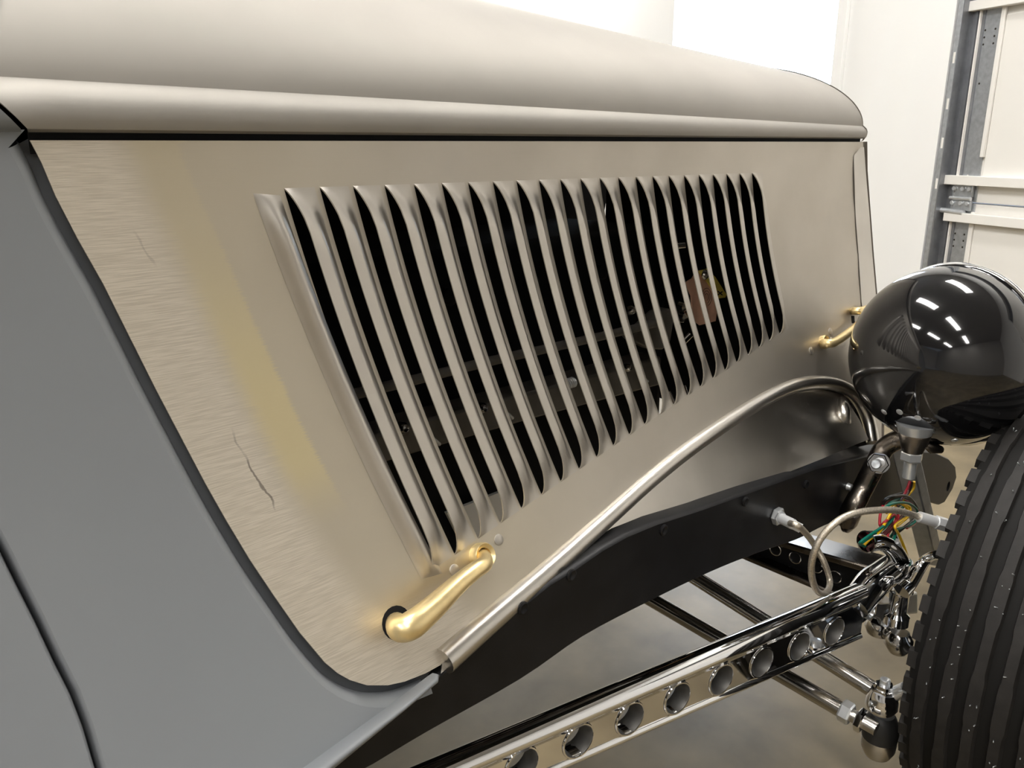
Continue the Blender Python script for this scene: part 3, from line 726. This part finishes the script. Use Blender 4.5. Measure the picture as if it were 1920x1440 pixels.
webout = [(x0, fb(x0) + .004), (x1, fb(x1) + .004), (x1, ft(x1) - .012), (x0, ft(x0) - .012)]
vo, fo = cdt(webout, [circ(x) for x in hxs], None)
rod = link('radius_rod', [P3(p.x, p.y, .009) for p in vo], fo, 'chrome', car, smooth=False, label='chromed drilled radius rod running back under the frame'); facing(rod, N0)
b_ = link('web_back', [P3(p.x, p.y, -.009) for p in vo], fo, 'chrome', rod, smooth=False)
def rodbar(nm, zf, prof):
    vs = []; n = len(prof)
    for x in [x0 + (x1 - x0) * i / 30 for i in range(31)]:
        vs += [P3(x, zf(x) + pz_, pd) for pd, pz_ in prof]
    fs = [(i * n + j, i * n + (j + 1) % n, (i + 1) * n + (j + 1) % n, (i + 1) * n + j) for i in range(30) for j in range(n)]
    fs += [tuple(range(n)), tuple(range(30 * n, 31 * n))]
    link(nm, vs, fs, 'chrome', rod, sharp=60)
top_prof = [(.016 * math.cos(a), -.014 + .014 * math.sin(a)) for a in [i * PI / 12 for i in range(13)]] + [(-.012, -.020), (-.009, -.026), (.009, -.026), (.012, -.020)]
rodbar('top_flange', ft, top_prof)
rodbar('bottom_flange', fb, [(.013 * math.cos(a), .008 - .008 * math.sin(a)) for a in [i * PI / 10 for i in range(11)]] + [(-.009, .014), (.009, .014)])
slm = None
for x in hxs:
    c = P3(x, fh(x), 0)
    o = lathe('hole_sleeve', c - N0 * .0095, N0, [(-.004, hr + .0006), (.019, hr + .0006), (.0202, hr - .0004), (.019, hr - .0012), (-.004, hr - .0012)], 'dull', rod, 40, closed=True)
    lathe('hole_rim', c + N0 * .0095, N0, [(0, hr + .0016), (.0014, hr + .0010), (.0014, hr - .0006), (0, hr - .0010)], 'chrome', rod, 40, closed=True)
# yoke, perch and spindle at the front of the rod
yk = at(1612, 1128, Y=.42)
yoke = tube('rod_yoke', [P3(x1 - .012, (ft(x1) + fb(x1)) / 2 + .012, 0), at(1630, 1100, Y=.415), at(1656, 1078, Y=.41), at(1678, 1062, Y=.405), at(1690, 1052, Y=.40)], [.022, .024, .022, .021, .019], 'chrome', car, 24, 6, label='chromed forged yoke at the axle end')
vs = [at(u, v, Y=.41) for u, v in ((1616, 1118), (1650, 1102), (1672, 1120), (1680, 1160), (1690, 1190), (1700, 1205), (1680, 1206), (1662, 1190), (1648, 1162), (1632, 1160), (1617, 1172))]
prism('yoke_web', vs, (0, .022, 0), 'chrome', yoke, .004)
lathe('yoke_bolt', at(1626, 1147, Y=.408), (-.2, -1, 0), [(0, .010), (.006, .010), (.007, .006), (.003, .004)], 'zinc', yoke, 20)
cup = at(1683, 1060, Y=.40)
lathe('perch_cup', cup + V((0, 0, -.02)), (0, 0, 1), [(0, .017), (.012, .019), (.027, .021), (.029, .0205), (.029, .0165), (.010, .015)], 'chrome', yoke, 32)
kp = at(1690, 1100, Y=.385); 
spin = lathe('spindle', V((kp.x, kp.y, kp.z + .012)), (0, 0, -1), [(0, .012), (.004, .017), (.018, .018), (.024, .013), (.055, .013), (.060, .018), (.074, .018), (.078, .012)], 'chrome', car, 28, label='chromed spindle upright beside the tyre')
prism('spindle_block', [at(u, v, Y=.38) for u, v in ((1690, 1118), (1722, 1110), (1722, 1152), (1704, 1154), (1690, 1150))], (0, .02, 0), 'zinc', spin, .004)
lathe('lower_nut', at(1686, 1198, Y=.385) + V((0, 0, .012)), (0, 0, -1), [(0, .014), (.010, .021), (.022, .021), (.034, .014), (.036, .0)], 'rod', spin, 24)
lathe('lower_boss', at(1648, 1180, Y=.42) + V((0, 0, .016)), (0, 0, -1), [(0, .018), (.012, .022), (.022, .018), (.028, .0)], 'rod', spin, 24)
tube('steering_arm', [at(1690, 1108, Y=.375), at(1706, 1092, Y=.37), at(1722, 1068, Y=.362), at(1738, 1048, Y=.355), at(1756, 1040, Y=.34)], [.013, .011, .009, .007, .006], 'chrome', spin, 16, 6)
# chrome spout over the perch that gathers the wires
spout = tube('wire_spout', [at(1691, 1066, Y=.40), at(1684, 1046, Y=.402), at(1672, 1028, Y=.405), at(1656, 1017, Y=.41), at(1640, 1014, Y=.415), at(1624, 1016, Y=.42)], [.014, .0135, .0125, .012, .0135, .0155], 'chrome', car, 24, 6, cap=False, label='bent chrome spout with its mouth full of wires')
solid(spout, .002, 0)
tube('spout_rod', [at(1700, 1066, Y=.395), at(1690, 1040, Y=.396), at(1680, 1015, Y=.398)], .005, 'zinc', spout, 12, 4)

# dark drilled axle crossing behind
AX = 1.22
ax0 = lambda u, v: at(u, v, X=AX)
tA, tB = ax0(1470, 1013), ax0(1650, 1066); bA, bB = ax0(1416, 1040), ax0(1585, 1110)
dirA = (tB - tA); dirA.x = 0
ex = lambda p, q, t: p + (q - p) * t
axle = prism('front_axle', [ex(tA, tB, -1.5), ex(tA, tB, 1.15), ex(bA, bB, 1.2), ex(bA, bB, -1.2)], (.016, 0, 0), 'black', car, .003, label='black drilled I-beam front axle')
def beam(nm, A, B, t0, t1, hz_, par, dz):
    a, b = ex(A, B, t0), ex(A, B, t1)
    prism(nm, [a + V((-.022, 0, dz)), a + V((.036, 0, dz)), a + V((.036, 0, dz + hz_)), a + V((-.022, 0, dz + hz_))], b - a, 'steel_dark', par, .003)
beam('axle_flange', tA, tB, -1.5, 1.15, .012, axle, -.004); beam('axle_flange', bA, bB, -1.2, 1.2, .010, axle, -.006)
for u, v in ((1455, 1030), (1492, 1045), (1532, 1062), (1567, 1081)):
    lathe('axle_hole', ax0(u, v) - V((.0015, 0, 0)), (-1, 0, 0), [(-.002, .0110), (.001, .0110), (.001, .0095), (-.002, .009), (-.003, 0)], 'chrome', axle, 20, closed=False)

# tie rod and drag link with their ends
def crossrod(nm, e0, e1, y1, r, lab, zoff=0):
    a = at(*e0, Y=y1); b = at(*e1, X=a.x); d = (b - a); return tube(nm, [a, a + d * .5, a + d * 1.9], r, 'rod', car, 20, label=lab), a, d.normalized()
tie, ta, td = crossrod('tie_rod', (1592, 1338), (1232, 1130), .385, .0125, 'polished tie rod ending in a black rubber boot')
dl, da, dd_ = crossrod('drag_link', (1642, 1296), (1312, 1088), .372, .0125, 'polished drag link ending in a chromed ball joint')
hexnut('jam_nut', ta + td * .012, -td, .0165, .016, 'zinc', tie)
tube('rod_shank', [ta, ta - td * .04], .0095, 'steel_shiny', tie, 16)
hexnut('jam_nut', ta - td * .012, -td, .0175, .010, 'chrome', tie)
ez = at(1652, 1362, Y=.355)
lathe('ball_socket', ez + V((0, 0, -.052)), (0, 0, 1), [(0, .004), (.004, .018), (.016, .0235), (.030, .0245), (.036, .022)], 'steel_shiny', tie, 32)
lathe('rubber_boot', ez + V((0, 0, -.018)), (0, 0, 1), [(0, .0245), (.012, .0255), (.024, .024), (.036, .019), (.040, .016)], 'boot', tie, 32, label='black rubber boot')
ej = at(1655, 1310, Y=.355)
lathe('ball_joint', ej + V((0, 0, -.022)), (0, 0, 1), [(0, .010), (.003, .018), (.012, .0225), (.022, .0215), (.030, .019), (.036, .017)], 'chrome', dl, 32)
cn = lathe('castle_nut', ej + V((0, 0, .010)), (0, 0, 1), [(0, .0165), (.008, .0165), (.009, .013), (.014, .0125)], 'chrome', dl, 6, sharp=20)
lathe('stud', ej + V((0, 0, .02)), (0, 0, 1), [(0, .007), (.012, .007), (.013, .005)], 'zinc', dl, 16)
tube('arm_end', [ej + V((0, 0, .004)), at(1680, 1300, Y=.34), at(1700, 1290, Y=.325)], [.010, .010, .009], 'zinc', dl, 12)

# support strap between headlight bar and axle
q0, q1 = at(1704, 838, Y=.455), at(1758, 1062, Y=.43)
e_ = V((.026, -.004, 0))
strap = prism('support_strap', [q0, q0 + e_, q0 + e_ + V((-.012, .026, 0)), q0 + V((-.012, .026, 0))], q1 - q0, 'galv', car, .002, label='flat grey support strap behind the headlight stem')

# braided brake hose
yh = ry(1456, 968)
hose = tube('brake_hose', [at(1481, 981, Y=yh - .032), at(1500, 989, Y=yh - .045), at(1523, 1016, Y=.47), at(1546, 1056, Y=.455), at(1556, 1092, Y=.445), at(1548, 1112, Y=.43), at(1532, 1108, Y=.42), at(1522, 1080, Y=.415), at(1524, 1044, Y=.41), at(1540, 1008, Y=.405), at(1568, 979, Y=.395), at(1600, 963, Y=.385), at(1640, 957, Y=.375), at(1680, 957, Y=.365), at(1724, 969, Y=.35)], .0044, 'hose', car, 12, 7, label='braided stainless brake hose looped beside the wheel')
pf = on(1453, 966, RP, rn); dfit = (at(1481, 981, Y=yh - .032) - pf).normalized()
hexnut('fitting_nut', pf, rn, .0125, .009, 'zinc', hose); 
tube('fitting', [pf + rn * .006, pf + dfit * .018], .0085, 'zinc', hose, 6); tube('ferrule', [pf + dfit * .017, at(1487, 983, Y=yh - .035)], .0072, 'alu', hose, 14); tube('ferrule', [at(1484, 982, Y=yh - .033), at(1502, 991, Y=yh - .045)], .0064, 'alu', hose, 14)
e0, e1 = at(1723, 969, Y=.35), at(1786, 988, Y=.318)
tube('ferrule', [e0, e0.lerp(e1, .52)], .0075, 'alu', hose, 14); tube('fitting', [e0.lerp(e1, .50), e0.lerp(e1, .82)], .0095, 'alu', hose, 6); tube('fitting', [e0.lerp(e1, .8), e1], .0065, 'zinc', hose, 12)

# wiring
loom = bpy.data.objects.new('wiring_loom', None); COL.objects.link(loom); loom.parent = car; loom['in_car'] = 1; loom['label'] = 'loose bundle of coloured headlight wires'
def wire(c, pts, lab):
    tube('wire', [at(u, v, Y=y) for u, v, y in pts], .0021, c, loom, 8, 8, label=lab)
B = .425
wire('red', [(1706, 902, B), (1700, 918, B), (1690, 932, B), (1664, 938, .43), (1652, 958, .425), (1650, 985, .42), (1660, 978, .41), (1676, 965, .41), (1680, 975, .41), (1668, 996, .41), (1652, 1012, .415), (1638, 1026, .42)], 'red wire')
wire('yellow', [(1714, 903, B), (1713, 915, B), (1703, 928, B), (1686, 944, B), (1672, 960, .41), (1660, 980, .41), (1648, 998, .41), (1632, 1010, .415), (1620, 1022, .42)], 'yellow wire')
wire('blackwire', [(1710, 903, B), (1705, 920, B), (1696, 930, B), (1672, 930, .43), (1655, 942, .43), (1672, 932, .42), (1700, 930, .42), (1717, 948, .42), (1718, 968, .42), (1700, 985, .41), (1684, 998, .41)], 'black wire')
wire('green', [(1690, 934, B), (1670, 943, .42), (1658, 958, .42), (1662, 950, .41), (1680, 943, .41), (1704, 944, .41), (1720, 958, .41), (1716, 978, .41), (1698, 988, .41), (1680, 994, .41), (1668, 1010, .41)], 'green wire')
wire('green', [(1700, 945, .43), (1686, 948, .42), (1672, 968, .42), (1658, 985, .41), (1636, 1000, .412), (1616, 1014, .415), (1612, 1020, .42), (1622, 1024, .42)], 'green wire looped into the spout')
wire('brown', [(1708, 903, B), (1702, 922, B), (1690, 938, .42), (1676, 962, .415), (1670, 985, .41), (1655, 1002, .41), (1640, 1018, .415), (1628, 1026, .42)], 'dark red wire')
wire('red', [(1680, 950, .42), (1684, 970, .41), (1672, 990, .41), (1664, 1004, .405), (1668, 1020, .40), (1671, 1030, .40)], 'red wire end')
wire('yellow', [(1688, 944, .42), (1706, 952, .415), (1702, 968, .41), (1684, 980, .405), (1678, 988, .40), (1686, 1004, .40), (1696, 1028, .398), (1704, 1054, .395)], 'yellow wire with a loose cut end')
wire('blackwire', [(1700, 966, .42), (1682, 980, .41), (1676, 996, .405), (1682, 1012, .40), (1690, 1033, .40)], 'black wire with a cut end')
wire('red', [(1694, 938, .43), (1712, 946, .425), (1722, 962, .42), (1716, 980, .42), (1700, 990, .41)], 'red wire loop')

wire('blackwire', [(1709, 903, .43), (1698, 922, .43), (1680, 928, .435), (1660, 936, .435), (1654, 950, .43), (1664, 936, .425), (1690, 933, .425), (1712, 940, .425), (1722, 956, .425)], 'second black wire')
wire('green', [(1694, 950, .415), (1680, 962, .412), (1668, 980, .41), (1650, 996, .411), (1630, 1008, .414), (1616, 1018, .418)], 'second green wire')
wire('yellow', [(1662, 962, .415), (1672, 948, .415), (1688, 944, .412), (1700, 952, .41), (1704, 966, .408), (1692, 978, .406), (1682, 986, .404)], 'yellow wire loop')
wire('brown', [(1706, 948, .42), (1692, 966, .412), (1678, 984, .408), (1662, 1000, .407), (1648, 1014, .412), (1634, 1026, .418)], 'second dark red wire')
wire('green', [(1682, 992, .405), (1678, 1004, .402), (1676, 1012, .400)], 'green wire end')

# engine bay seen through the louvres
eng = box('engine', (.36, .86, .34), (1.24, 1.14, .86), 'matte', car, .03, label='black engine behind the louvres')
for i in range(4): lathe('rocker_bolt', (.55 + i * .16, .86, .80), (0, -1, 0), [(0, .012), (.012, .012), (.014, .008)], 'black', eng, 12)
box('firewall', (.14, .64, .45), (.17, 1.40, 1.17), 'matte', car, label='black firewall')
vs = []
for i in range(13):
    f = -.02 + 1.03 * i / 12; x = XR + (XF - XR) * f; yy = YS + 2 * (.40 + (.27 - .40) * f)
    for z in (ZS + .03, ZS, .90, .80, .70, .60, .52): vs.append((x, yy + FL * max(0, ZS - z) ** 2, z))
link('far_hood_side', vs, [(i * 7 + j, i * 7 + j + 1, i * 7 + 8 + j, i * 7 + 7 + j) for i in range(12) for j in range(6)], 'matte', car, label='far hood side, blackened to stand for shadow')  # flat black paints in the darkness of the engine bay
box('floor_pan', (-2.2, .62, .30), (.30, 1.62, .36), 'matte', car, label='black underside of the body')
box('sump', (.45, .88, .24), (1.05, 1.12, .345), 'matte', car, .02, label='black engine sump')
link('far_frame_rail', [(x, y, z) for x, z0, z1, in ((-1.5, .42, .56), (.3, .42, .56), (.8, .50, .62), (1.3, .52, .64), (1.75, .50, .60)) for y in (1.42, 1.36) for z in (z0, z1)], [(i * 4 + a, i * 4 + b, i * 4 + 4 + b, i * 4 + 4 + a) for i in range(4) for a, b in ((0, 1), (1, 3), (3, 2), (2, 0))], 'black', car, smooth=False, label='far frame rail under the engine bay')
box('radiator', (1.33, .66, .50), (1.385, 1.10, 1.03), 'matte', car, .01, label='black radiator behind the grille')
IY = .74
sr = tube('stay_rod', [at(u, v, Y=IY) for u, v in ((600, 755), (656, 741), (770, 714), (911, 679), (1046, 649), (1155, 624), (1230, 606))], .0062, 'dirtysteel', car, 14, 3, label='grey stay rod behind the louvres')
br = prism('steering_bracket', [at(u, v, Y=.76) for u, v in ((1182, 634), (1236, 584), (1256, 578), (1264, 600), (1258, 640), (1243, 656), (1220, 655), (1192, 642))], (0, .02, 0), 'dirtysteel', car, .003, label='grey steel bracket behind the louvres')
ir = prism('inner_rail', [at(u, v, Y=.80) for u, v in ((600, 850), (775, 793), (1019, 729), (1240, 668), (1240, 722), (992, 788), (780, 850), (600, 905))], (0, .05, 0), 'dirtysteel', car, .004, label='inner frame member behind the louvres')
for u, v, r in ((750, 802, .008), (899, 765, .008), (1178, 582, .008), (1172, 690, .007)):
    lathe('acorn_nut', at(u, v, Y=.795), (0, -1, .2), [(0, r), (r, r * .95), (r * 1.6, r * .6), (r * 1.8, 0)], 'chrome', ir, 16)
for u, v in ((815, 825), (952, 776), (1205, 707)):
    tube('line_clip', [at(u - 8, v - 7, Y=.79), at(u, v, Y=.785), at(u + 9, v + 8, Y=.79)], .0025, 'alu', ir, 8, 4)
vs, fs = [], []
cpt = [at(1056, 722, Y=.77), at(1076, 716, Y=.77)]; d = (cpt[1] - cpt[0]); x_, y_, z_ = frame(d)
tube('spring', [cpt[0] + d * (i / 60) + (x_ * math.cos(i * .63) + y_ * math.sin(i * .63)) * .007 for i in range(61)], .0013, 'alu', ir, 6)
floor_glimpse = prism('floor_glimpse_sheet', [at(u, v, Y=.84) for u, v in ((838, 962), (950, 918), (968, 985), (868, 1022))], (0, .006, 0), 'white', car, label='added pale sheet standing for floor seen through the lower louvre ends')  # added white sheet standing in for bright floor below the bay
for u, v in ((1275, 575), (1276, 594)):
    lathe('acorn_nut', at(u, v, Y=.80), (0, -1, 0), [(0, .01), (.01, .009), (.014, 0)], 'chrome', br, 14)
for (u0, v0), (u1, v1), r in (((1360, 618), (1395, 612), .006), ((1280, 640), (1295, 625), .008), ((1250, 735), (1262, 760), .007), ((1280, 725), (1286, 745), .008), ((1400, 640), (1408, 655), .006), ((1264, 462), (1284, 460), .005)):
    tube('chrome_fitting', [at(u0, v0, Y=.79), at(u1, v1, Y=.78)], r, 'chrome', eng, 12)

# copper and yellow card tied in the engine bay
tag = bpy.data.objects.new('card_tag', None); COL.objects.link(tag); TC = at(1325, 560, Y=.78); tag.location = TC
tag['label'] = 'copper and yellow tag hanging in the engine bay behind the front louvres'; tag['category'] = 'tag'
def card(nm, pts, m, y, dy=.002): return prism(nm, [at(u, v, Y=y) - TC for u, v in pts], (0, dy, 0), m, tag)
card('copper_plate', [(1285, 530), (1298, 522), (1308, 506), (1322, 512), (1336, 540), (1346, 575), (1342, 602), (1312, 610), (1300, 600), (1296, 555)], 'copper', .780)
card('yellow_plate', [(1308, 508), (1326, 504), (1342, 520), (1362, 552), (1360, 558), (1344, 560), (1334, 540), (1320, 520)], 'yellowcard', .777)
for a, b in (((1346, 546), (1354, 553)), ((1346, 553), (1354, 547))): tube('x_mark', [at(*a, Y=.7765) - TC, at(*b, Y=.7765) - TC], .0011, 'ink', tag, 6)
for r in (5, 9, 13):
    tube('drawn_line', [at(1325 + r * math.cos(a) * .7, 557 + r * 1.3 * math.sin(a), Y=.7795) - TC for a in [i * .35 - 2.6 for i in range(12)]], .0004, 'ink', tag, 5)
lathe('tag_bolt', at(1321, 515, Y=.776) - TC, (0, -1, 0), [(0, .009), (.004, .008), (.007, .004), (.007, 0)], 'chrome', tag, 16)
for o in bpy.data.objects:
    if 'in_car' in o: del o['in_car']
